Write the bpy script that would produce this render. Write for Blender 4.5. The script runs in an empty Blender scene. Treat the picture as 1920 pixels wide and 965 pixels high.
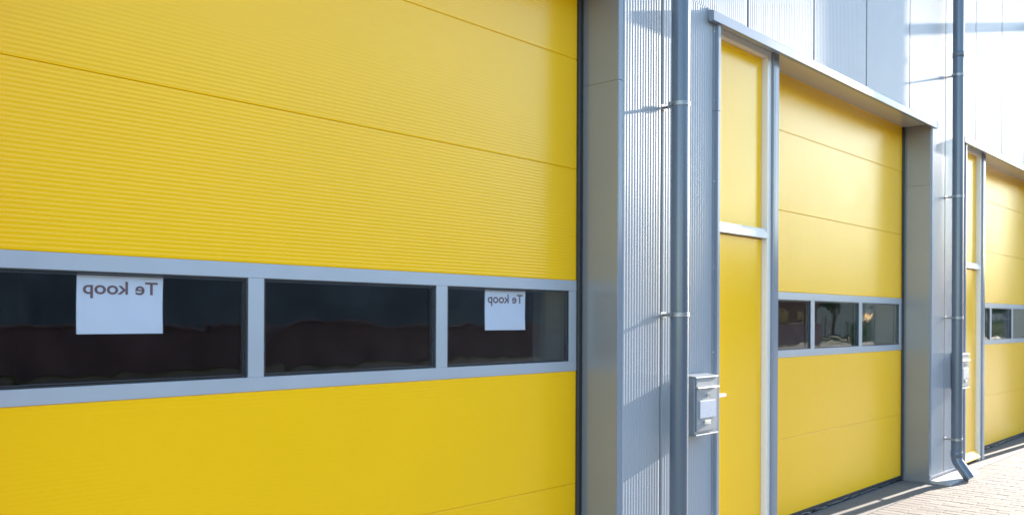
import bpy, bmesh, math, random
from mathutils import Vector, Matrix
random.seed(7)
SC = bpy.context.scene
COL = SC.collection

# ---------------------------------------------------------------- camera
D0 = 2.818                 # distance from the camera to the facade plane (facade runs along +X, at y = D0)
P1 = 3.9395                # corner of the first pilaster
BAY = 5.0
CAM_H = 1.5274
a, p, r = 0.7378, 0.0020, 0.0038
Fv = Vector((math.cos(a), math.sin(a), 0)); Rv = Vector((math.sin(a), -math.cos(a), 0)); Uv = Vector((0, 0, 1))
F2 = Fv * math.cos(p) - Uv * math.sin(p); U2 = Uv * math.cos(p) + Fv * math.sin(p)
cr = Rv * math.cos(r) + U2 * math.sin(r); cu = U2 * math.cos(r) - Rv * math.sin(r)
cam_d = bpy.data.cameras.new("camera"); cam = bpy.data.objects.new("camera", cam_d); COL.objects.link(cam)
M = Matrix.Identity(4)
for i in range(3):
    M[i][0] = cr[i]; M[i][1] = cu[i]; M[i][2] = -F2[i]
M[2][3] = CAM_H
cam.matrix_world = M
cam_d.sensor_width = 36; cam_d.lens = 1700 / 1920 * 36
cam_d.shift_y = 118.4 / 1920
cam_d.clip_start = 0.05; cam_d.clip_end = 3000
SC.camera = cam

# ---------------------------------------------------------------- light
to_sun = Vector((1.0, -1 / 18.0, 0.248)).normalized()
elev = math.asin(to_sun.z); azi = math.atan2(to_sun.x, to_sun.y)
world = bpy.data.worlds.new("World"); SC.world = world; world.use_nodes = True
nt = world.node_tree; nt.nodes.clear()
sky = nt.nodes.new('ShaderNodeTexSky'); sky.sky_type = 'NISHITA'; sky.sun_disc = False
sky.sun_elevation = elev; sky.sun_rotation = azi
sky.air_density = 1.0; sky.dust_density = .3; sky.ozone_density = 1.5
bg = nt.nodes.new('ShaderNodeBackground'); bg.inputs['Strength'].default_value = 0.12
wo = nt.nodes.new('ShaderNodeOutputWorld')
nt.links.new(sky.outputs[0], bg.inputs[0]); nt.links.new(bg.outputs[0], wo.inputs[0])
sl = bpy.data.lights.new("sun", 'SUN'); sl.energy = 5.0; sl.angle = math.radians(0.53); sl.color = (1, 0.90, 0.79)
sun = bpy.data.objects.new("sun", sl); COL.objects.link(sun)
sun.rotation_euler = (-to_sun).to_track_quat('-Z', 'Y').to_euler()
vs = SC.view_settings
SC.display_settings.display_device = 'sRGB'
vs.view_transform = 'Standard'; vs.look = 'None'; vs.gamma = 1; vs.use_curve_mapping = False
vs.exposure = 2.56
SC.cycles.max_bounces = 8; SC.cycles.diffuse_bounces = 5; SC.cycles.glossy_bounces = 5
SC.cycles.sample_clamp_direct = .6; SC.cycles.filter_width = 1.7; SC.cycles.sample_clamp_indirect = 1.0
SC.cycles.transparent_max_bounces = 16; SC.cycles.caustics_reflective = True

# ---------------------------------------------------------------- materials
def new_mat(name):
    m = bpy.data.materials.new(name); m.use_nodes = True
    n = m.node_tree
    for x in list(n.nodes): n.nodes.remove(x)
    out = n.nodes.new('ShaderNodeOutputMaterial'); b = n.nodes.new('ShaderNodeBsdfPrincipled')
    n.links.new(b.outputs[0], out.inputs[0])
    return m, n, b, out

def N(n, t, **kw):
    x = n.nodes.new(t)
    for k, v in kw.items(): setattr(x, k, v)
    return x

def paint(name, col, rough=.4, metal=0.0, coat=0.0, var=.04, scale=3.0, rvar=.05, bump=0.0, bscale=6.0, spec=.5, dirt=0.0, stretch=(1, 1, 1)):
    """painted / metallic surface with slow tonal drift, roughness drift, slight waviness and optional fine dirt"""
    m, n, b, out = new_mat(name)
    tc = N(n, 'ShaderNodeTexCoord'); mp = N(n, 'ShaderNodeMapping'); mp.inputs['Scale'].default_value = stretch
    geo = N(n, 'ShaderNodeNewGeometry')
    n.links.new(geo.outputs['Position'], mp.inputs['Vector'])
    nz = N(n, 'ShaderNodeTexNoise'); nz.inputs['Scale'].default_value = scale; nz.inputs['Detail'].default_value = 5
    n.links.new(mp.outputs[0], nz.inputs['Vector'])
    mr = N(n, 'ShaderNodeMapRange'); mr.inputs['From Min'].default_value = .3; mr.inputs['From Max'].default_value = .7
    mr.inputs['To Min'].default_value = 1 - var; mr.inputs['To Max'].default_value = 1 + var
    n.links.new(nz.outputs['Fac'], mr.inputs['Value'])
    mul = N(n, 'ShaderNodeVectorMath', operation='SCALE'); mul.inputs[0].default_value = col[:3]
    n.links.new(mr.outputs[0], mul.inputs['Scale'])
    src = mul.outputs[0]
    if dirt > 0:
        dz = N(n, 'ShaderNodeTexNoise'); dz.inputs['Scale'].default_value = 60; dz.inputs['Detail'].default_value = 6
        n.links.new(mp.outputs[0], dz.inputs['Vector'])
        dr = N(n, 'ShaderNodeMapRange'); dr.inputs['From Min'].default_value = .62; dr.inputs['From Max'].default_value = .72
        dr.inputs['To Min'].default_value = 0; dr.inputs['To Max'].default_value = dirt
        n.links.new(dz.outputs['Fac'], dr.inputs['Value'])
        mx = N(n, 'ShaderNodeMix', data_type='RGBA'); n.links.new(dr.outputs[0], mx.inputs['Factor'])
        n.links.new(src, mx.inputs['A']); mx.inputs['B'].default_value = (.10, .085, .06, 1)
        src = mx.outputs['Result']
    n.links.new(src, b.inputs['Base Color'])
    r2 = N(n, 'ShaderNodeMapRange'); r2.inputs['From Min'].default_value = .3; r2.inputs['From Max'].default_value = .7
    r2.inputs['To Min'].default_value = max(.02, rough - rvar); r2.inputs['To Max'].default_value = rough + rvar
    n2 = N(n, 'ShaderNodeTexNoise'); n2.inputs['Scale'].default_value = scale * 2.3; n2.inputs['Detail'].default_value = 4
    n.links.new(mp.outputs[0], n2.inputs['Vector']); n.links.new(n2.outputs['Fac'], r2.inputs['Value'])
    n.links.new(r2.outputs[0], b.inputs['Roughness'])
    b.inputs['Metallic'].default_value = metal; b.inputs['Specular IOR Level'].default_value = spec
    b.inputs['Coat Weight'].default_value = coat; b.inputs['Coat Roughness'].default_value = .12
    if bump > 0:
        bz = N(n, 'ShaderNodeTexNoise'); bz.inputs['Scale'].default_value = bscale; bz.inputs['Detail'].default_value = 2
        n.links.new(mp.outputs[0], bz.inputs['Vector'])
        bp = N(n, 'ShaderNodeBump'); bp.inputs['Strength'].default_value = 1; bp.inputs['Distance'].default_value = bump
        n.links.new(bz.outputs['Fac'], bp.inputs['Height']); n.links.new(bp.outputs[0], b.inputs['Normal'])
        if coat: n.links.new(bp.outputs[0], b.inputs['Coat Normal'])
    return m

M_YEL = paint('yellow_door_coating', (.93, .515, .0001), .22, var=.015, scale=1.2, rvar=.02, bump=.0005, bscale=1.3, dirt=.0, spec=.36)
M_YEL2 = paint('yellow_leaf_coating', (.92, .52, .0001), .20, var=.015, scale=1.2, rvar=.02, bump=.0004, bscale=1.5, dirt=.0, spec=.33)
M_CLAD = paint('silver_cladding', (.33, .355, .39), .22, metal=.0, spec=.15, var=.03, scale=1.5, rvar=.015, bump=.0, bscale=1.2, dirt=.0, stretch=(1, 1, .5))
M_TRIM = paint('silver_trim', (.22, .255, .31), .16, metal=.0, spec=.3, var=.03, scale=2, rvar=.01, dirt=.0)
M_REV = paint('silver_reveal', (.27, .275, .285), .24, metal=.3, var=.03, scale=2, rvar=.03, bump=.0002, bscale=1.2, dirt=.0)
M_SOFF = paint('soffit_ground_lit', (.56, .56, .54), .25, metal=.2, var=.03, scale=2, rvar=.02)  # reveal metal, lightened to paint in ground light reflected onto the soffit
M_PIPE = paint('grey_pipe', (.112, .14, .18), .24, metal=.15, var=.015, scale=2, rvar=.01, dirt=.0, stretch=(1, 1, .3))
M_ALU = paint('aluminium_frame', (.39, .43, .48), .34, metal=.2, var=.03, scale=3, dirt=.02)
M_WFR = paint('white_door_frame', (.70, .67, .62), .35, metal=0, var=.02, scale=3, dirt=.02)
M_ZINC = paint('zinc_bracket', (.30, .31, .32), .4, metal=.8, var=.12, scale=30, dirt=.25)
M_RUB = paint('black_rubber', (.018, .02, .024), .55, var=.2, scale=8, dirt=.3)
M_MAIL = paint('mailbox_silver', (.23, .26, .295), .42, metal=.3, var=.04, scale=9, dirt=.10)
M_STEEL = paint('bright_steel', (.72, .72, .71), .25, metal=.9, var=.05, scale=20)
M_SPACER = paint('spacer_metal', (.07, .075, .085), .35, metal=.6, var=.05)
M_LABELW = paint('label_plastic', (.42, .46, .54), .3, var=.02)
M_TAG = paint('tag_ivory', (.80, .76, .62), .4, var=.05)
M_TAGIN = paint('tag_insert', (.52, .48, .40), .6, var=.1)
M_PAPER = paint('white_paper', (.80, .79, .82), .8, var=.02, scale=8, bump=.002, bscale=7, spec=.2)
M_INK = paint('brown_ink', (.22, .12, .11), .8, var=.05, spec=.1)
M_DARK = paint('dark_core', (.10, .11, .12), .8, var=.1)
M_INT = paint('interior_grey', (.16, .16, .17), .85, var=.15, scale=.8)
M_ROOF = paint('red_roof_tiles', (.30, .10, .06), .7, var=.3, scale=3)
M_BRICK = paint('brown_brick', (.20, .10, .07), .85, var=.3, scale=4)
M_WALLB = paint('dark_brick', (.24, .14, .14), .85, var=.3, scale=1)
M_PLAST = paint('pale_render', (.55, .52, .47), .8, var=.1)
M_HEDGE = paint('hedge_leaf', (.045, .085, .025), .6, var=.5, scale=9)
M_SLATE = paint('slate_cladding', (.165, .19, .235), .7, var=.35, scale=.5)
M_BARK = paint('bark', (.10, .075, .05), .9, var=.3, scale=6)
M_GLASSD = paint('dark_window', (.02, .025, .03), .08, var=.1)

def concrete(name, col, scale=5, var=.14, rough=.85, bump=.0015):
    m, n, b, out = new_mat(name)
    geo = N(n, 'ShaderNodeNewGeometry')
    nz = N(n, 'ShaderNodeTexNoise'); nz.inputs['Scale'].default_value = scale; nz.inputs['Detail'].default_value = 9; nz.inputs['Roughness'].default_value = .65
    n.links.new(geo.outputs['Position'], nz.inputs['Vector'])
    cr_ = N(n, 'ShaderNodeValToRGB'); e = cr_.color_ramp.elements
    e[0].position = .3; e[1].position = .72
    e[0].color = tuple(c * (1 - var) for c in col) + (1,); e[1].color = tuple(min(1, c * (1 + var)) for c in col) + (1,)
    n.links.new(nz.outputs['Fac'], cr_.inputs[0])
    sp = N(n, 'ShaderNodeTexNoise'); sp.inputs['Scale'].default_value = 140; sp.inputs['Detail'].default_value = 3
    n.links.new(geo.outputs['Position'], sp.inputs['Vector'])
    rng = N(n, 'ShaderNodeMapRange'); rng.inputs['From Min'].default_value = .62; rng.inputs['From Max'].default_value = .75
    rng.inputs['To Max'].default_value = .45
    n.links.new(sp.outputs['Fac'], rng.inputs['Value'])
    mx = N(n, 'ShaderNodeMix', data_type='RGBA'); n.links.new(rng.outputs[0], mx.inputs['Factor']); n.links.new(cr_.outputs[0], mx.inputs['A'])
    mx.inputs['B'].default_value = tuple(c * .45 for c in col) + (1,)
    n.links.new(mx.outputs['Result'], b.inputs['Base Color'])
    b.inputs['Roughness'].default_value = rough; b.inputs['Specular IOR Level'].default_value = .08
    bp = N(n, 'ShaderNodeBump'); bp.inputs['Distance'].default_value = bump; bp.inputs['Strength'].default_value = .6
    n.links.new(sp.outputs['Fac'], bp.inputs['Height']); n.links.new(bp.outputs[0], b.inputs['Normal'])
    return m, n, b, mx
M_CONC = concrete('threshold_concrete', (.2, .2, .2), scale=6, var=.18)[0]
M_CONC2 = concrete('pale_concrete', (.175, .168, .16), scale=7, var=.08)[0]
M_APRON = concrete('apron_concrete', (.40, .39, .37), scale=7, var=.08)[0]
M_SAND = concrete('joint_sand', (.16, .14, .10), scale=12, var=.3)[0]
M_FIELD = concrete('verge_ground', (.10, .11, .06), scale=.6, var=.4)[0]
def paver_mat():
    m, n, b, mx = concrete('paver', (.195, .175, .158), scale=14, var=.10)
    at = N(n, 'ShaderNodeAttribute', attribute_name='tone')
    sc_ = N(n, 'ShaderNodeVectorMath', operation='SCALE')
    n.links.new(mx.outputs['Result'], sc_.inputs[0]); n.links.new(at.outputs['Fac'], sc_.inputs['Scale'])
    n.links.new(sc_.outputs[0], b.inputs['Base Color'])
    return m
M_PAVER = paver_mat()

def glass_mat():
    m = bpy.data.materials.new('acrylic_pane'); m.use_nodes = True; n = m.node_tree; n.nodes.clear()
    out = N(n, 'ShaderNodeOutputMaterial'); tr = N(n, 'ShaderNodeBsdfTransparent'); tr.inputs[0].default_value = (.95, .965, .98, 1)
    gl = N(n, 'ShaderNodeBsdfGlossy'); gl.inputs['Roughness'].default_value = .015; gl.inputs['Color'].default_value = (1, 1, 1, 1)
    geo = N(n, 'ShaderNodeNewGeometry'); fr = N(n, 'ShaderNodeFresnel'); fr.inputs['IOR'].default_value = 1.49
    nz = N(n, 'ShaderNodeTexNoise'); nz.inputs['Scale'].default_value = 3.2; nz.inputs['Detail'].default_value = 1; nz.inputs['Distortion'].default_value = 1.2
    n.links.new(geo.outputs['Position'], nz.inputs['Vector'])
    bp = N(n, 'ShaderNodeBump'); bp.inputs['Distance'].default_value = .0011; bp.inputs['Strength'].default_value = 1
    n.links.new(nz.outputs['Fac'], bp.inputs['Height']); n.links.new(bp.outputs[0], gl.inputs['Normal'])
    inv = N(n, 'ShaderNodeMath', operation='SUBTRACT'); inv.inputs[0].default_value = 1; n.links.new(geo.outputs['Backfacing'], inv.inputs[1])
    ml = N(n, 'ShaderNodeMath', operation='MULTIPLY'); n.links.new(inv.outputs[0], ml.inputs[0]); n.links.new(fr.outputs[0], ml.inputs[1])
    mix = N(n, 'ShaderNodeMixShader'); n.links.new(ml.outputs[0], mix.inputs[0]); n.links.new(tr.outputs[0], mix.inputs[1]); n.links.new(gl.outputs[0], mix.inputs[2])
    n.links.new(mix.outputs[0], out.inputs[0])
    return m
M_GLASS = glass_mat()

# ---------------------------------------------------------------- mesh helpers
class MB:
    def __init__(s): s.v = []; s.f = []; s.smooth = []
    def add(s, vs_, fs, smooth=False):
        o = len(s.v); s.v += [tuple(v) for v in vs_]
        for f in fs: s.f.append(tuple(i + o for i in f)); s.smooth.append(smooth)
        return s
    def box(s, x0, x1, y0, y1, z0, z1):
        v = [(x, y, z) for z in (z0, z1) for y in (y0, y1) for x in (x0, x1)]
        return s.add(v, [(0, 2, 3, 1), (4, 5, 7, 6), (0, 1, 5, 4), (2, 6, 7, 3), (0, 4, 6, 2), (1, 3, 7, 5)])
    def prism(s, prof, t0, t1, axis='x', smooth=False):
        """extrude closed profile: axis x -> prof (y,z); axis z -> prof (x,y); axis y -> prof (x,z)"""
        def P(q, t):
            return {'x': (t, q[0], q[1]), 'z': (q[0], q[1], t), 'y': (q[0], t, q[1])}[axis]
        n = len(prof); v = [P(q, t0) for q in prof] + [P(q, t1) for q in prof]
        fs = [(i, (i + 1) % n, n + (i + 1) % n, n + i) for i in range(n)]
        s.add(v, fs, smooth); s.add(v[:n], [tuple(range(n))[::-1]]); s.add(v[n:], [tuple(range(n))])
        return s
    def tube(s, path, rad, seg=32, caps=True):
        pts = [Vector(q) for q in path]; rings = []
        up = Vector((1, 0, 0))
        rads = rad if isinstance(rad, (list, tuple)) else [rad] * len(pts)
        for i, c in enumerate(pts):
            d = (pts[min(i + 1, len(pts) - 1)] - pts[max(i - 1, 0)]).normalized()
            A = up - d * up.dot(d)
            if A.length < 1e-4: A = Vector((0, 1, 0)) - d * d.y
            A.normalize(); B = d.cross(A)
            rings.append([c + (A * math.cos(t) + B * math.sin(t)) * rads[i] for t in [2 * math.pi * k / seg for k in range(seg)]])
        o = [q for ring in rings for q in ring]
        fs = [(i * seg + k, i * seg + (k + 1) % seg, (i + 1) * seg + (k + 1) % seg, (i + 1) * seg + k) for i in range(len(pts) - 1) for k in range(seg)]
        s.add(o, fs, True)
        if caps:
            s.add(rings[0], [tuple(range(seg))[::-1]]); s.add(rings[-1], [tuple(range(seg))])
        return s
    def ribs_v(s, x0, x1, z0, z1, y, pitch, amp, thick=.012, spp=10):
        """vertical micro ribs: sheet in the x-z plane, front at y (towards -y)"""
        n = max(1, round((x1 - x0) / pitch)); k = n * spp; L = x1 - x0
        pr = []
        for i in range(k + 1):
            t = i / k; ph = t * n * 2 * math.pi
            w = .5 - .5 * math.cos(ph)
            pr.append((x0 + t * L, y + amp * (1 - w)))
        nr = max(1, round((z1 - z0) / .12)); m = k + 1
        v = [(q[0], q[1], z0 + (z1 - z0) * j / nr) for j in range(nr + 1) for q in pr]
        s.add(v, [(j * m + i, j * m + i + 1, (j + 1) * m + i + 1, (j + 1) * m + i) for j in range(nr) for i in range(k)], True)
        yb = y + thick
        s.add([(x0, y + amp, z0), (x0, yb, z0), (x0, yb, z1), (x0, y + amp, z1)], [(0, 3, 2, 1)])
        s.add([(x1, y + amp, z0), (x1, yb, z0), (x1, yb, z1), (x1, y + amp, z1)], [(0, 1, 2, 3)])
        s.add([(x0, yb, z0), (x1, yb, z0), (x1, yb, z1), (x0, yb, z1)], [(0, 3, 2, 1)])
        for z, fl in ((z0, 0), (z1, 1)):
            q = [(x0, yb, z), (x1, yb, z)] + [(e[0], e[1], z) for e in reversed(pr)]
            s.add(q, [tuple(range(len(q)))[::(1 if fl else -1)]])
        return s
    def ribs_h(s, x0, x1, z0, z1, y, pitch, amp, thick=.035, spp=10, edge=.0025):
        """horizontal micro ribs with rolled top and bottom edges (a door section)"""
        n = max(1, round((z1 - z0 - 2 * edge) / pitch)); k = n * spp; L = z1 - z0 - 2 * edge
        pr = [(y + .006, z0), (y + .0012, z0 + .0004), (y + amp * .5, z0 + edge)]
        for i in range(k + 1):
            t = i / k; w = .5 - .5 * math.cos(t * n * 2 * math.pi)
            pr.append((y + amp * (1 - w), z0 + edge + t * L))
        pr += [(y + .0012, z1 - .0004), (y + .006, z1)]
        pr = [pr[0], pr[1]] + pr[3:]
        m = len(pr); nc = 16
        v = [(x0 + (x1 - x0) * j / nc, q[0], q[1]) for j in range(nc + 1) for q in pr]
        s.add(v, [(j * m + i, (j + 1) * m + i, (j + 1) * m + i + 1, j * m + i + 1) for j in range(nc) for i in range(m - 1)], True)
        yb = y + thick
        s.add([(x0, yb, z0), (x1, yb, z0), (x1, yb, z1), (x0, yb, z1)], [(0, 3, 2, 1)])
        s.add([(x0, y + .006, z0), (x1, y + .006, z0), (x1, yb, z0), (x0, yb, z0)], [(0, 3, 2, 1)])
        s.add([(x0, y + .006, z1), (x1, y + .006, z1), (x1, yb, z1), (x0, yb, z1)], [(0, 1, 2, 3)])
        return s
    def build(s, name, mat, parent=None, loc=(0, 0, 0), bevel=0, seg=2):
        me = bpy.data.meshes.new(name); me.from_pydata(s.v, [], s.f)
        me.polygons.foreach_set('use_smooth', s.smooth); me.materials.append(mat); me.update()
        o = bpy.data.objects.new(name, me); COL.objects.link(o); o.location = loc
        if parent: o.parent = parent
        if bevel:
            b = o.modifiers.new('bevel', 'BEVEL'); b.width = bevel; b.segments = seg; b.limit_method = 'ANGLE'; b.angle_limit = math.radians(40)
            b.harden_normals = False
        return o

def empty(name, loc, label=None, cat=None, group=None, rz=0):
    o = bpy.data.objects.new(name, None); COL.objects.link(o); o.location = loc; o.rotation_euler.z = rz
    o.empty_display_size = .2
    tag(o, label, cat, group); return o
def tag(o, label=None, cat=None, group=None, kind=None):
    if label: o['label'] = label
    if cat: o['category'] = cat
    if group: o['group'] = group
    if kind: o['kind'] = kind
    return o
def kids(o): return [c for c in bpy.data.objects if c.parent == o]
def copy_tree(o, parent=None, dx=0.0, label=None, depth=0):
    c = o.copy(); COL.objects.link(c); c.parent = parent
    if depth == 0: c.location.x += dx
    if label: c['label'] = label
    for ch in kids(o): copy_tree(ch, c, depth=depth + 1)
    return c

# ---------------------------------------------------------------- ground
WX0, WX1 = -6.06, 18.94 + 1.0          # facade extent
def struct(o): o['kind'] = 'structure'; return o
g = MB(); g.add([(-800, -800, -.03), (1500, -800, -.03), (1500, 800, -.03), (-800, 800, -.03)], [(0, 1, 2, 3)])
struct(g.build('ground', M_FIELD))
# yard: bedding sand sheet and real pavers on it
YARD = (-30, 70, -3.0, D0 - .087)
g = MB(); g.box(YARD[0], YARD[1], YARD[2], YARD[3] - .002, -.02, -.006); struct(g.build('joint_sand', M_SAND))
def pavers():
    vs_, fs, tone = [], [], []
    rr = random.Random(3)
    def brick(x0, x1, y0, y1):
        gsp = .0022 + rr.random() * .0012; z = -.0005 - rr.random() * .0022; b = .0045
        tx = (rr.random() - .5) * .0016; ty = (rr.random() - .5) * .0016
        X0, X1, Y0, Y1 = x0 + gsp, x1 - gsp, y0 + gsp, y1 - gsp
        o = len(vs_)
        for (X, Y) in ((X0, Y0), (X1, Y0), (X1, Y1), (X0, Y1)): vs_.append((X, Y, -.012))
        for (X, Y) in ((X0, Y0), (X1, Y0), (X1, Y1), (X0, Y1)): vs_.append((X, Y, z - .003))
        for k, (X, Y) in enumerate(((X0 + b, Y0 + b), (X1 - b, Y0 + b), (X1 - b, Y1 - b), (X0 + b, Y1 - b))):
            vs_.append((X, Y, z + (tx if k in (1, 2) else -tx) + (ty if k > 1 else -ty)))
        for L in (0, 4):
            for i in range(4): fs.append((o + L + i, o + L + (i + 1) % 4, o + L + 4 + (i + 1) % 4, o + L + 4 + i))
        fs.append((o + 8, o + 9, o + 10, o + 11))
        t = 1 + rr.gauss(0, .045); tone.extend([t] * 12)
    y1 = YARD[3]; W, Lb = .1035, .205
    nx = int((22 + 3) / W)
    for i in range(nx): brick(-3 + i * W, -3 + (i + 1) * W, y1 - .198, y1)      # soldier course along the threshold
    y = y1 - .203
    for i in range(nx):
        off = 0 if i % 2 else Lb / 2
        j = 0
        yy = y
        if off: brick(-3 + i * W, -3 + (i + 1) * W, yy - off, yy); yy -= off
        while yy > -1.6:
            brick(-3 + i * W, -3 + (i + 1) * W, yy - Lb, yy); yy -= Lb
    me = bpy.data.meshes.new('paved_yard'); me.from_pydata(vs_, [], fs); me.materials.append(M_PAVER)
    at = me.attributes.new('tone', 'FLOAT', 'POINT'); at.data.foreach_set('value', tone)
    o = bpy.data.objects.new('paved_yard', me); COL.objects.link(o); struct(o)
pavers()
g = MB(); g.add([(-120, -17, -.008), (260, -17, -.008), (260, -3.0, -.008), (-120, -3.0, -.008)], [(0, 1, 2, 3)])
M_ASPH = concrete('asphalt', (.055, .055, .058), scale=2, var=.2)[0]
struct(g.build('road', M_ASPH))
def far_paving():
    m, n, b, mx = concrete('far_paving', (.195, .175, .158), scale=3, var=.12)
    vs_, fs = [], []
    for (x0, x1, y0, y1) in ((YARD[0], YARD[1], YARD[2], -1.75), (YARD[0], -3.05, -1.75, YARD[3] - .01), (21.95, YARD[1], -1.75, YARD[3] - .01)):
        o = len(vs_); vs_ += [(x0, y0, -.002), (x1, y0, -.002), (x1, y1, -.002), (x0, y1, -.002)]; fs.append((o, o + 1, o + 2, o + 3))
    me = bpy.data.meshes.new('pavement'); me.from_pydata(vs_, [], fs); me.materials.append(m)
    bk = N(n, 'ShaderNodeTexBrick'); bk.inputs['Scale'].default_value = 1; bk.inputs['Brick Width'].default_value = .205; bk.inputs['Row Height'].default_value = .1035
    bk.inputs['Mortar Size'].default_value = .004; bk.inputs['Color1'].default_value = (.195, .175, .158, 1); bk.inputs['Color2'].default_value = (.175, .158, .142, 1); bk.inputs['Mortar'].default_value = (.16, .14, .10, 1)
    geo = N(n, 'ShaderNodeNewGeometry'); n.links.new(geo.outputs['Position'], bk.inputs['Vector'])
    n.links.new(bk.outputs['Color'], b.inputs['Base Color'])
    o = bpy.data.objects.new('pavement', me); COL.objects.link(o); struct(o)
far_paving()
g = MB(); g.box(WX0, 18.94, D0 - .087, D0 + .62, -.1, .001); struct(g.build('concrete_threshold', M_CONC2, bevel=.003))

# ---------------------------------------------------------------- the warehouse
WH = empty('warehouse', (P1, D0, 0), 'grey ribbed metal industrial building with recessed yellow doors', 'warehouse')
# all coordinates below are local to the pilaster corner: x along the wall, y into the wall, z up
REC = .2515
Z = dict(F=.048, E=.6336, Dd=1.2466, p0=1.2998, p1=1.6804, C=1.7365, A=2.3429, B=2.9393, S=3.364)
CB = 3.325                       # bottom of the lintel flashing lip
X_JAMB0, X_JAMB1 = .980, 1.022
X_FR1, X_FR2 = 1.818, 1.872
X_POST0, X_POST1 = 1.877, 1.9536
X_D0, X_D1 = 1.971, 4.955
GR = .0115                       # half width of the groove between two panels
TOP = 7.0
RB = .0258; AMP = .0020; T = .024   # rib pitch, rib height, sheet stands proud of the core by T
units = []                       # objects to be copied bay by bay

def unit(o): units.append(o); return o
def U(name, mb, mat, bevel=0, label=None):
    o = mb.build(name, mat, WH, bevel=bevel); tag(o, label); return unit(o)

# panel that ends at the corner (narrow), then four full ones above the doors
m = MB(); m.ribs_v(.0395, .409 - GR, .060, TOP, 0, RB, AMP, T)
m.ribs_v(-.591 + GR, .0385, Z['S'] + .046, TOP, 0, RB, AMP, T)
U('cladding_panel', m, M_CLAD)
m = MB(); m.ribs_v(.409 + GR, X_JAMB0 - .006, .060, Z['S'] + .0455, 0, RB, AMP, T)
m.ribs_v(.409 + GR, 1.409 - GR, Z['S'] + .0465, TOP, 0, RB, AMP, T)
U('cladding_panel', m, M_CLAD)
for k in (1, 2, 3):
    m = MB(); m.ribs_v(k + .409 + GR, k + 1.409 - GR, Z['S'] + .046, TOP, 0, RB, AMP, T)
    U('cladding_panel', m, M_CLAD)
# structural core behind the sheets
m = MB(); m.box(.012, X_JAMB1 - .004, T + .001, .62, .0, Z['S'] + .002)
m.box(-.6, 4.4, T + .001, .62, Z['S'] + .0095, TOP)
m.box(X_POST0 + .012, X_POST1 + .008, .075, .62, 0, Z['S'] + .002)
U('wall_core', m, M_DARK)
# the side of the pilaster that shows in the recess (two lengths, with a joint)
m = MB(); m.box(.0, .011, .0082, .60, .0015, 2.799); m.box(.0005, .011, .0084, .60, 2.8003, Z['S'])
U('reveal_panel', m, M_REV, bevel=.0012)
m = MB(); m.box(-.0015, .0385, .0030, .0075, .0015, 2.7995)
m.box(-.0012, .0382, .0036, .0079, 2.8003, Z['S'] + .0)
U('corner_trim', m, M_TRIM, bevel=.002)
# jamb flashing on the left of the side door, stepped profile standing proud of the ribs
m = MB()
for z0, z1, e in ((.0015, 2.7995, 0), (2.8010, Z['S'], .0012)):
    m.box(X_JAMB0 - .006, X_JAMB0 + .012, -.006 - e, T + .0005, z0, z1)
    m.box(X_JAMB0 + .0125, X_JAMB1, -.026 - e, .10, z0, z1)
U('jamb_trim', m, M_TRIM, bevel=.002)
for z in (.35, .95, 1.33, 1.85, 2.37, 2.86, 3.28):
    m = MB(); m.tube([(X_JAMB0 + .003, -.0062, z), (X_JAMB0 + .003, -.010, z)], [.0055, .004], 10)
    U('trim_screw', m, M_STEEL)
# post between side door and roller door
m = MB(); m.box(X_POST0, X_POST1, .045, .0745, .0015, Z['S']); m.box(X_POST1 - .006, X_POST1 + .014, .0746, .60, .0015, Z['S'])
m.box(X_POST0, X_POST0 + .011, .0746, .16, .0015, Z['S'])
m.box(X_POST0 + .018, X_POST0 + .022, .0435, .0452, .0015, Z['S'])
U('door_post', m, M_TRIM, bevel=.002)
# soffit and lintel flashing
m = MB(); m.box(X_JAMB0 + .0, 4.999, .0005, .60, Z['S'] + .0025, Z['S'] + .008)
U('soffit_panel', m, M_SOFF)
m = MB()
prof = [(-.045, CB), (-.045, CB + .056), (-.041, CB + .0615), (-.004, CB + .071), (-.004, CB + .086), (-.0025, CB + .086), (.004, CB + .06), (-.029, CB + .052), (-.031, CB + .003), (-.02, CB + .003), (-.02, CB)]
prof2 = [(-.045, CB), (-.045, CB + .056), (-.041, CB + .0615), (-.004, CB + .071), (-.004, CB + .084), (.006, CB + .084), (.006, CB + .045), (.0, CB + .040), (-.012, CB + .002), (-.014, CB)]
m.prism(prof2, .905, 5.040, 'x')
fl = m.build('lintel_flashing', M_TRIM, WH, bevel=.0015); unit(fl)
for x in (.925, 1.409, 1.9, 2.409, 2.9, 3.409, 4.06, 4.409, 4.95):
    m = MB(); m.tube([(x, -.015, CB + .066), (x, -.018, CB + .073)], [.006, .005], 10)
    m.build('flashing_screw', M_ZINC, fl)
# base flashing with drip edge
m = MB(); m.prism([(-.008, .056), (-.008, .062), (.010, .066), (.010, .0605), (.0, .052)], .001, X_JAMB0 - .007, 'x')
m.box(.001, X_JAMB0 - .007, .0015, .0255, .0015, .0515)
U('base_flashing', m, M_TRIM, bevel=.0008)

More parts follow.
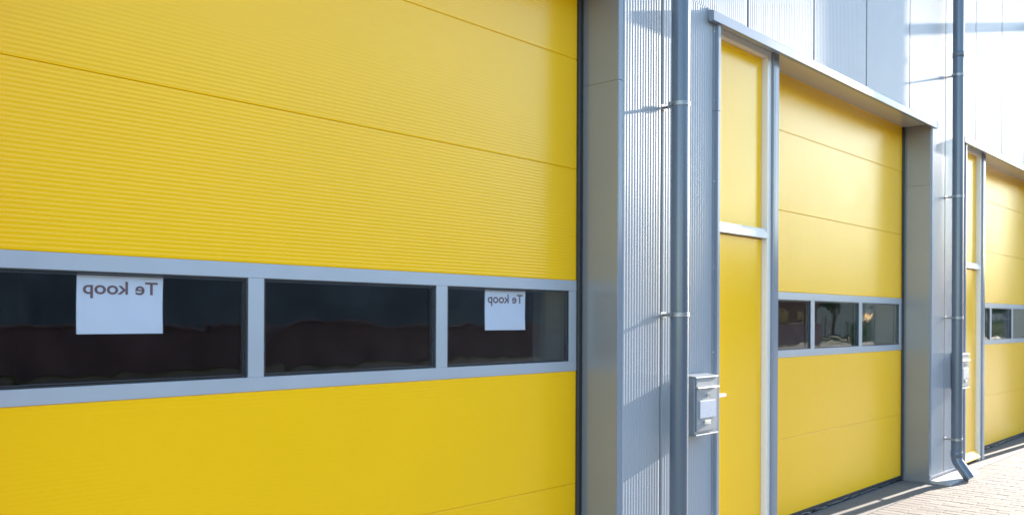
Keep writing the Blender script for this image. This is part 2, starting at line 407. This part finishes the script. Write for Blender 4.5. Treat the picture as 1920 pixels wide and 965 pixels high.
# ---- side door
m = MB()
yf, yb = .062, .16
m.box(X_JAMB1 + .001, X_JAMB1 + .056, yf, yb, .0015, Z['S'] - .0)         # stiles, head, transom
m.box(X_FR1, X_FR2, yf, yb, .0015, Z['S'])
m.box(X_JAMB1 + .0565, X_FR1 - .0005, yf, yb, 3.318, Z['S'])
sd = m.build('side_door', M_WFR, WH, bevel=.0025); unit(sd)
tag(sd, 'tall narrow yellow door in a pale frame with a fixed panel above')
m = MB(); m.box(X_JAMB1 + .0565, X_FR1 - .0005, yf - .004, yb, 2.082, 2.128); m.box(X_JAMB1 + .0565, X_FR1 - .0005, yf + .006, yb, 2.1285, 2.147)
m.build('transom', M_ALU, sd, bevel=.002)
m = MB(); m.box(X_JAMB1 + .060, X_FR1 - .004, .104, .135, 2.1475, 3.3175)
m.build('upper_panel', M_YEL2, sd, bevel=.001)
m = MB(); m.box(X_JAMB1 + .061, X_FR1 - .006, .100, .140, .03, 2.0775)
m.build('door_leaf', M_YEL2, sd, bevel=.002)
m = MB(); m.box(X_FR1 - .0057, X_FR1 - .0007, .108, .15, .02, 2.0815); m.box(X_JAMB1 + .0567, X_JAMB1 + .0607, .108, .15, .02, 2.0815)
m.build('door_seal', M_RUB, sd)
m = MB(); m.prism([(.0995, .118), (.094, .118), (.090, .112), (.050, .052), (.046, .046), (.046, .034), (.0995, .034)], X_JAMB1 + .058, X_FR1 - .002, 'x')
m.build('weather_board', M_YEL2, sd, bevel=.003)
m = MB()
m.box(1.098, 1.132, .0915, .0995, .985, 1.125)
m.tube([(1.115, .095, 1.05), (1.115, .052, 1.05)], .009, 16)
m.build('handle_plate', M_STEEL, sd, bevel=.003)
m = MB(); m.prism([(1.104, 1.040), (1.226, 1.043), (1.230, 1.050), (1.226, 1.062), (1.104, 1.064)], .040, .053, 'y')
m.build('handle', M_WFR, sd, bevel=.004)

# ---- roller door
def ring(x0, x1, z0, z1, bx, bz, y0, y1):
    q = MB(); v = []
    for y in (y0, y1):
        v += [(x0, y, z0), (x1, y, z0), (x1, y, z1), (x0, y, z1), (x0 + bx, y, z0 + bz), (x1 - bx, y, z0 + bz), (x1 - bx, y, z1 - bz), (x0 + bx, y, z1 - bz)]
    f = []
    for i in range(4):
        j = (i + 1) % 4
        f += [(i, j, 4 + j, 4 + i), (8 + i, 12 + i, 12 + j, 8 + j), (i, 8 + i, 8 + j, j), (4 + i, 4 + j, 12 + j, 12 + i)]
    return q.add(v, f)
m = MB(); yd = REC
for z0, z1 in ((Z['F'], Z['E'] - .0007), (Z['E'] + .0007, Z['Dd'] - .0005), (Z['C'] + .0005, Z['A'] - .0007), (Z['A'] + .0007, Z['B'] - .0007), (Z['B'] + .0007, Z['S'] + .03)):
    m.ribs_h(X_D0, X_D1, z0, z1, yd, .0160, .00048)
gd = m.build('garage_door', M_YEL, WH); unit(gd)
PX = [(2.032, 2.9406), (3.0087, 3.9165), (3.9862, 4.8935)]
m = MB()
y0, y1 = yd - .004, yd + .04
m.box(X_D0, X_D1, y0, y1, Z['Dd'], Z['p0']); m.box(X_D0, X_D1, y0, y1, Z['p1'], Z['C'])
for x0, x1 in ((X_D0, PX[0][0]), (PX[0][1], PX[1][0]), (PX[1][1], PX[2][0]), (PX[2][1], X_D1)):
    m.box(x0, x1, y0 + .0008, y1, Z['p0'] + .0004, Z['p1'] - .0004)
m.build('window_frame', M_ALU, gd, bevel=.0012)
for x0, x1 in PX:
    m = MB(); m.box(x0 - .006, x1 + .006, yd + .008, yd + .011, Z['p0'] - .006, Z['p1'] + .006)
    m.box(x0 - .006, x1 + .006, yd + .026, yd + .029, Z['p0'] - .006, Z['p1'] + .006)
    pane = m.build('window_pane', M_GLASS, gd)
    ring(x0 + .0007, x1 - .0007, Z['p0'] + .0012, Z['p1'] - .0012, .008, .0045, yd + .0005, yd + .0075).build('window_gasket', M_RUB, gd)
    ring(x0 + .0115, x1 - .0115, Z['p0'] + .008, Z['p1'] - .008, .004, .004, yd + .012, yd + .025).build('spacer_bar', M_SPACER, gd)
m = MB(); m.box(X_D1 + .001, 4.9988, yd - .012, yd + .05, .002, Z['S']); m.tube([(X_D1 + .012, yd - .010, .002), (X_D1 + .012, yd - .010, Z['S'])], .009, 12)
m.build('side_seal', M_RUB, gd, bevel=.003)
m = MB(); m.box(X_POST1 + .015, X_D0 - .001, yd - .008, yd + .05, .002, Z['S'])
m.build('side_seal', M_RUB, gd, bevel=.003)
rr = random.Random(5)
m = MB(); n_ = 40; pv = []
m.box(X_D0, X_D1, yd + .002, yd + .035, .012, Z['F'] - .0005)
path = [(X_D0 + (X_D1 - X_D0) * i / n_, yd + .006 + rr.uniform(-.002, .002), .014 + rr.uniform(-.002, .001)) for i in range(n_ + 1)]
m.tube(path, .0135, 12)
m.build('bottom_seal', M_RUB, gd)
m = MB(); m.box(X_D0, X_D1, yd - .0015, yd + .0018, .030, Z['F'] + .004)
m.build('bottom_rail', M_RUB, gd, bevel=.001)

# ---- down pipe
PCX, PCY, PR = .424, -.112, .0505
m = MB()
path = [(PCX, PCY, TOP - .1), (PCX, PCY, .24)]
for t in range(1, 9):
    an = math.radians(36) * t / 8
    path.append((PCX, PCY - .10 * (1 - math.cos(an)), .215 - .10 * math.sin(an)))
lx = path[-1]
dy, dz = -math.sin(math.radians(36)), -math.cos(math.radians(36))
L = (lx[2] - .018) / -dz
path.append((PCX, lx[1] + dy * L, lx[2] + dz * L))
m.tube(path, PR, 40, caps=False)
dp = m.build('downpipe', M_PIPE, WH); unit(dp); tag(dp, 'round grey rainwater pipe held off the wall by metal brackets')
for z in (.215, 4.06):
    m = MB(); m.tube([(PCX, PCY, z - .002), (PCX, PCY, z), (PCX, PCY, z + .05), (PCX, PCY, z + .053)], [PR + .0005, PR + .003, PR + .003, PR + .0005], 40, caps=False)
    m.build('pipe_joint', M_PIPE, dp)
for z in (.383, 1.554, 2.722, 3.89, 5.06, 6.2):
    m = MB()
    m.tube([(PCX, PCY, z - .0125), (PCX, PCY, z - .0115), (PCX, PCY, z - .004), (PCX, PCY, z), (PCX, PCY, z + .004), (PCX, PCY, z + .0115), (PCX, PCY, z + .0125)],
           [PR, PR + .0035, PR + .0035, PR + .0022, PR + .0035, PR + .0035, PR], 40, caps=False)
    xl = PCX - PR
    m.box(PCX - .006, PCX + .006, -.066, .0, z - .010, z + .006)           # arm to the wall
    m.box(PCX - .030, PCX + .022, -.010, -.004, z - .016, z + .013)         # wall plate
    m.box(xl - .014, xl + .006, PCY + .018, PCY + .026, z - .012, z + .010)   # clamp ears
    m.box(xl - .014, xl + .006, PCY + .030, PCY + .037, z - .012, z + .010)
    m.tube([(xl - .008, PCY + .010, z - .001), (xl - .008, PCY + .048, z - .001)], .0035, 8)
    m.tube([(PCX - .02, -.010, z - .002), (PCX - .02, -.030, z - .002)], .005, 8)
    m.build('pipe_bracket', M_ZINC, dp, bevel=.001)

# ---- copy the bay
proto = list(units)
for o in proto:
    for i in (-1, 1, 2):
        if o.name.startswith('downpipe') and i == -1: continue
        c = copy_tree(o, WH, BAY * i)
# last down pipe is cut short to keep its shadow off the upper cladding
for o in kids(WH):
    if o.name.startswith('downpipe') and o.location.x > 9:
        o.data = o.data.copy()
        for v in o.data.vertices: v.co.z = min(v.co.z, 3.55)
        for c in kids(o):
            if max(v.co.z for v in c.data.vertices) > 3.5: bpy.data.objects.remove(c)
# doors: labels of their own
for o in kids(WH):
    i = round(o.location.x / BAY)
    nm = o.name.split('.')[0]
    if nm == 'garage_door':
        o['label'] = {-1: 'large yellow sectional door nearest the camera, with two paper notices in its window band',
                      0: 'middle yellow sectional door between two grey downpipes',
                      1: 'farthest yellow sectional door at the right edge'}.get(i, 'yellow sectional door past the right edge')
    if nm == 'side_door':
        o['label'] = {-1: 'yellow side door left of the nearest sectional door', 0: 'nearer narrow yellow side door beside the first mailbox',
                      1: 'farther narrow yellow side door beyond the second downpipe'}.get(i, 'yellow side door past the right edge')
    if nm == 'downpipe':
        o['label'] = {0: 'nearer grey downpipe in front of the first mailbox', 1: 'farther grey downpipe with its bent foot on the paving'}.get(i, 'shortened grey downpipe past the right edge')
# a wall stub at either end, back, sides, roof and inside floor
def Wl(name, x0, x1, y0, y1, z0, z1, mat): 
    q = MB(); q.box(x0, x1, y0, y1, z0, z1); return q.build(name, mat, WH)
# right end pilaster closing the last door
for j, (xa, xb) in enumerate(((15.0395, 15.409 - GR),)):
    m = MB(); m.ribs_v(xa, xb, .06, TOP, 0, RB, AMP, T); m.build('cladding_panel', M_CLAD, WH)
m = MB(); m.box(15.012, 15.42, T + .001, .62, 0, TOP); m.build('wall_core', M_DARK, WH)
m = MB(); m.box(15.0, 15.011, .004, .60, .0015, Z['S']); m.build('reveal_panel', M_REV, WH, bevel=.001)
m = MB(); m.box(14.9985, 15.0385, -.0035, .0035, .0015, Z['S']); m.build('corner_trim', M_TRIM, WH, bevel=.002)
XA, XB = -10.2, 15.42
m = MB(); m.ribs_v(-7.591 + GR - 0, -6.591 - GR, .06, TOP, 0, RB, AMP, T); m.ribs_v(-6.591 + GR, -5.62, .06, TOP, 0, RB, AMP, T); m.ribs_v(-8.591 + GR, -7.591 - GR, .06, TOP, 0, RB, AMP, T)
m.build('cladding_panel', M_CLAD, WH)
XA = -8.6
Wl('wall_core', XA, -5.61, T + .001, .62, 0, TOP, M_DARK)
Wl('back_wall', XA, XB, 11.8, 12.0, 0, TOP, M_INT)
Wl('side_wall', XA, XA + .2, .621, 11.799, 0, TOP, M_INT)
Wl('side_wall', XB - .2, XB, .621, 11.799, 0, TOP, M_INT)
Wl('roof', XA - .03, XB + .03, -.04, 12.05, TOP + .001, TOP + .18, M_TRIM)
Wl('floor_slab', XA + .2, XB - .2, .621, 11.799, -.1, .0, M_INT)
for i in (-1, 0, 1, 2): Wl('partition_wall', 1.2 + BAY * i - .06, 1.2 + BAY * i + .06, .622, 11.798, .001, TOP - .001, M_INT)
# overflow spout high on the wall, past the right edge: its long shadow falls on the upper panels
m = MB(); m.box(9.02, 9.10, -.30, -.001, 5.22, 5.31)
ov = m.build('overflow_spout', M_PIPE, WH, bevel=.004)

# ---- sloping concrete wedge at the foot of each pilaster
def wedge(x0, x1):
    q = MB(); q.prism([(-.004, -.02), (-.004, .030), (-.160, .016), (-.176, .010), (-.178, -.02)], x0, x1, 'x')
    return q
for i in (0, 1, 2):
    q = wedge(.0, .975); o = q.build('concrete_apron', M_APRON, None, (P1 + BAY * i, D0, 0), bevel=.004); struct(o)

# ---------------------------------------------------------------- mailboxes
def mailbox(loc, label):
    w, h, d = .250, .338, .098
    t = empty('mailbox', loc, label, 'mailbox', 'silver mailboxes on the facade')
    m = MB(); m.box(0, w, -d + .010, 0, 0, h - .012)
    m.build('body', M_MAIL, t, bevel=.004)
    m = MB(); m.prism([(0, h - .0115), (0, h + .004), (-d + .01, h - .004), (-d - .003, h - .007), (-d - .003, h - .0165), (-d + .002, h - .0165), (-d + .006, h - .0115)], -.002, w + .002, 'x')
    m.build('lid', M_MAIL, t, bevel=.002)
    m = MB(); m.box(.008, w - .008, -d + .002, -d + .0095, h - .062, h - .019)
    m.build('slot_flap', M_MAIL, t, bevel=.002)
    m = MB(); m.prism([(-d + .003, h - .064), (-d - .002, h - .0635), (-d - .013, h - .067), (-d - .014, h - .072), (-d - .011, h - .073), (-d + .003, h - .071)], .006, w - .004, 'x')
    m.build('flap_grip', M_STEEL, t, bevel=.001)
    m = MB(); m.box(.012, w - .012, -d + .001, -d + .0095, .016, h - .0755)
    dr = m.build('front_door', M_MAIL, t, bevel=.0025)
    m = MB(); m.tube([(.125, -d + .001, h - .115), (.125, -d - .010, h - .115)], .0095, 20); m.box(.1235, .1265, -d - .020, -d - .0095, h - .124, h - .106)
    m.build('lock', M_STEEL, dr)
    m = MB(); m.box(.040, w - .035, -d - .0045, -d + .0005, .092, .192)
    m.build('name_plate', M_LABELW, dr, bevel=.0008)
    m = MB(); m.box(.094, .152, -d - .008, -d + .0005, .054, .077)
    hd = m.build('tag_holder', M_TAG, dr, bevel=.0015)
    m = MB(); m.box(.100, .146, -d - .0092, -d - .0082, .0585, .0725)
    m.build('tag_insert', M_TAGIN, dr)
    m = MB(); m.box(-.001, w + .001, -d - .002, -.001, -.009, -.0005)
    m.build('bottom_lip', M_MAIL, t, bevel=.002)
    return t
mb0 = mailbox((P1 + .618, D0 - .006, .866), 'silver metal mailbox behind the nearer downpipe, left of the larger side door')
mb1 = copy_tree(mb0, None, BAY - .012, 'small silver mailbox behind the farther downpipe with the bent foot')

# ---------------------------------------------------------------- paper notices
def notice(xc, label, curl, seed):
    w, h = .300, .207
    yy = D0 + REC + .0305
    t = empty('paper_notice', (xc, yy, 1.678 - h), label, 'paper sheet', 'paper notices inside the door window')
    nx, nz = 24, 16; rr = random.Random(seed)
    def yof(u, v): return curl * (1 - v) ** 1.6 * (.5 + .5 * math.cos(u * 5 + seed)) + .0012 * math.sin(u * 9 + v * 3 + seed) * (1 - v)
    vv, ff = [], []
    for s_ in (0, .0004):
        for j in range(nz + 1):
            for i in range(nx + 1):
                u, v = i / nx, j / nz
                side = -.0025 * math.sin(v * 3.1) * (1 if u > .5 else .6) * abs(u - .5) * 2
                vv.append(((u - .5) * w + side, yof(u, v) + s_, v * h))
    q = (nx + 1) * (nz + 1)
    for j in range(nz):
        for i in range(nx):
            k = j * (nx + 1) + i
            ff.append((k, k + 1, k + nx + 2, k + nx + 1)); ff.append((q + k, q + k + nx + 1, q + k + nx + 2, q + k + 1))
    m = MB(); m.add(vv, ff, True); m.build('sheet', M_PAPER, t)
    cu_ = bpy.data.curves.new('lettering', 'FONT'); cu_.body = 'Te koop'; cu_.size = .0625; cu_.offset = .0011; cu_.extrude = .00005; cu_.resolution_u = 6
    tmp = bpy.data.objects.new('tmp_text', cu_); COL.objects.link(tmp)
    bpy.context.view_layer.update()
    me = bpy.data.meshes.new_from_object(tmp.evaluated_get(bpy.context.evaluated_depsgraph_get()))
    bpy.data.objects.remove(tmp)
    xs = [v.co.x for v in me.vertices]; x0_, x1_ = min(xs), max(xs); kx = .260 / (x1_ - x0_)
    kz = 1.0
    for v in me.vertices:     # mirrored: the notice is printed for the inside and shows through from behind
        X = .129 - (v.co.x - x0_) * kx; zz = .136 + v.co.y * kz
        yv = yof(X / w + .5, zz / h) - .0006 + v.co.z
        v.co = (X, yv, zz)
    me.materials.clear(); me.materials.append(M_INK); me.name = 'lettering'
    o = bpy.data.objects.new('lettering', me); COL.objects.link(o); o.parent = t
    return t
notice(1.408, 'white paper notice reading Te koop mirrored, in the left window pane', .003, 1)
notice(3.362, 'white paper notice reading Te koop mirrored, in the right window pane of the nearest door', .005, 4)

# ---------------------------------------------------------------- surroundings seen only as reflections
def hedge(x0, x1, y, h, label):
    rr = random.Random(int(x0)); m = MB(); 
    n = int((x1 - x0) * 60 * h / 1.6)
    m.box(x0 + .2, x1 - .2, y - .35, y + .35, 0, h - .2)
    for i in range(n):
        c = Vector((rr.uniform(x0, x1), y + rr.uniform(-.55, .55), rr.uniform(.05, h + rr.uniform(-.1, .12))))
        A = Vector((rr.gauss(0, 1), rr.gauss(0, 1), rr.gauss(0, 1))).normalized() * .13; B = A.orthogonal().normalized() * .10
        m.add([c - A, c + B, c + A, c - B], [(0, 1, 2, 3)])
    o = m.build('hedge', M_HEDGE); tag(o, label, 'hedge', 'hedges across the yard'); return o
hedge(62, 104, -18.5, 1.5, 'green clipped hedge reflected in the middle door window')
q = MB(); q.box(-12, 56, -18.4, -18.1, 0, 1.25); q.box(-12.04, 56.04, -18.45, -18.05, 1.251, 1.32)
tag(q.build('garden_wall', M_WALLB, bevel=.01), 'low brown brick wall across the road from the nearest door', 'wall')
def house(loc, rz, w, d, h, rh, label, wall, wins=True):
    t = empty('house', loc, label, 'house', 'houses across the yard', rz)
    m = MB(); m.box(-w / 2, w / 2, -d / 2, d / 2, 0, h)
    m.prism([(-d / 2 + .01, h + .001), (d / 2 - .01, h + .001), (0, h + rh - .15)], -w / 2 + .01, w / 2 - .01, 'x'); m.build('wall', wall, t)
    m = MB()
    for s_ in (-1, 1):
        m.prism([(s_ * (d / 2 + .4), h - .3), (0, h + rh), (0, h + rh + .2), (s_ * (d / 2 + .45), h - .12)], -w / 2 - .3, w / 2 + .3, 'x')
    rf = m.build('roof', M_ROOF, t)
    m = MB(); m.box(w / 4, w / 4 + .7, -.35, .35, h + rh - .6, h + rh + .9); m.build('chimney', M_BRICK, rf)
    for k in range(int(w // 3) if wins else 0):
        for z in (1, 3.6):
            if z + 1.3 > h: continue
            x = -w / 2 + 1.2 + k * 3
            m = MB(); m.box(x, x + 1.3, d / 2 - .05, d / 2 + .03, z, z + 1.3); m.box(x, x + 1.3, -d / 2 - .03, -d / 2 + .05, z, z + 1.3); m.build('window', M_GLASSD, t)
    return t
house((24, -36, 0), 0, 66, 10, 6.4, 2.4, 'long plain slate grey building behind the low brick wall', M_SLATE, False)
house((122, -50, 0), 0, 60, 10, 6.2, 2.6, 'long plain grey building added behind the row of trees', M_SLATE, False)  # unseen block added behind the trees to screen low sky from the panes
house((215, -44, 0), 0, 100, 12, 7.5, 2.5, 'farthest plain grey building, added at the end of the yard', M_SLATE, False)  # unseen block added to stop yellow sky glow in the farthest windows
house((74, -33, 0), .2, 10, 8, 5.0, 4, 'red roofed brick house left of the pale one across the yard', M_BRICK)
house((96, -34, 0), -.1, 11, 8, 5.0, 4, 'pale rendered house with red roof across the yard', M_PLAST)
def tree(loc, h, seed, label):
    rr = random.Random(seed); t = empty('tree', loc, label, 'tree', 'trees added across the yard')
    m = MB(); m.tube([(0, 0, -.1), (.05, 0, h * .25), (-.05, .08, h * .5), (.1, 0, h * .8)], [.24, .19, .13, .05], 10)
    for k in range(7):
        an = k * 2.4; z0 = h * (.3 + .07 * k)
        m.tube([(0, 0, z0), (math.cos(an) * h * .12, math.sin(an) * h * .12, z0 + h * .08), (math.cos(an) * h * .22, math.sin(an) * h * .22, z0 + h * .2)], [.08, .05, .02], 6)
    m.build('trunk', M_BARK, t)
    m = MB()
    cl = [(Vector((rr.gauss(0, h * .15), rr.gauss(0, h * .15), h * rr.uniform(.35, .95))), h * rr.uniform(.07, .14)) for _ in range(34)]
    for c, R_ in cl:
        for _ in range(110):
            q = c + Vector((rr.gauss(0, 1), rr.gauss(0, 1), rr.gauss(0, 1))).normalized() * R_ * rr.uniform(.3, 1.1)
            A = Vector((rr.gauss(0, 1), rr.gauss(0, 1), rr.gauss(0, 1))).normalized() * .16; B = A.orthogonal().normalized() * .11
            m.add([q - A, q + B, q + A, q - B], [(0, 1, 2, 3)])
    m.build('crown', M_HEDGE, t)
for i, (x, y, h, lb) in enumerate(((64, -27, 8, 'leafy tree nearest the long slate grey building'), (84, -29, 9, 'leafy tree between the brick house and the pale house'),
                                   (88, -24, 7, 'small leafy tree in front of the pale house'), (108, -30, 9.5, 'tall leafy tree beyond the pale house'),
                                   (120, -28, 8, 'first tree of the row left of the tall leafy one'), (131, -31, 9, 'second tree of the row, wide and dark'),
                                   (143, -29, 8.5, 'third tree of the row, before the last one'), (156, -30, 9.5, 'farthest leafy tree at the end of the row'))):
    tree((x, y, 0), h, 20 + i, lb)  # unseen trees added to cover low bright sky in the window reflections
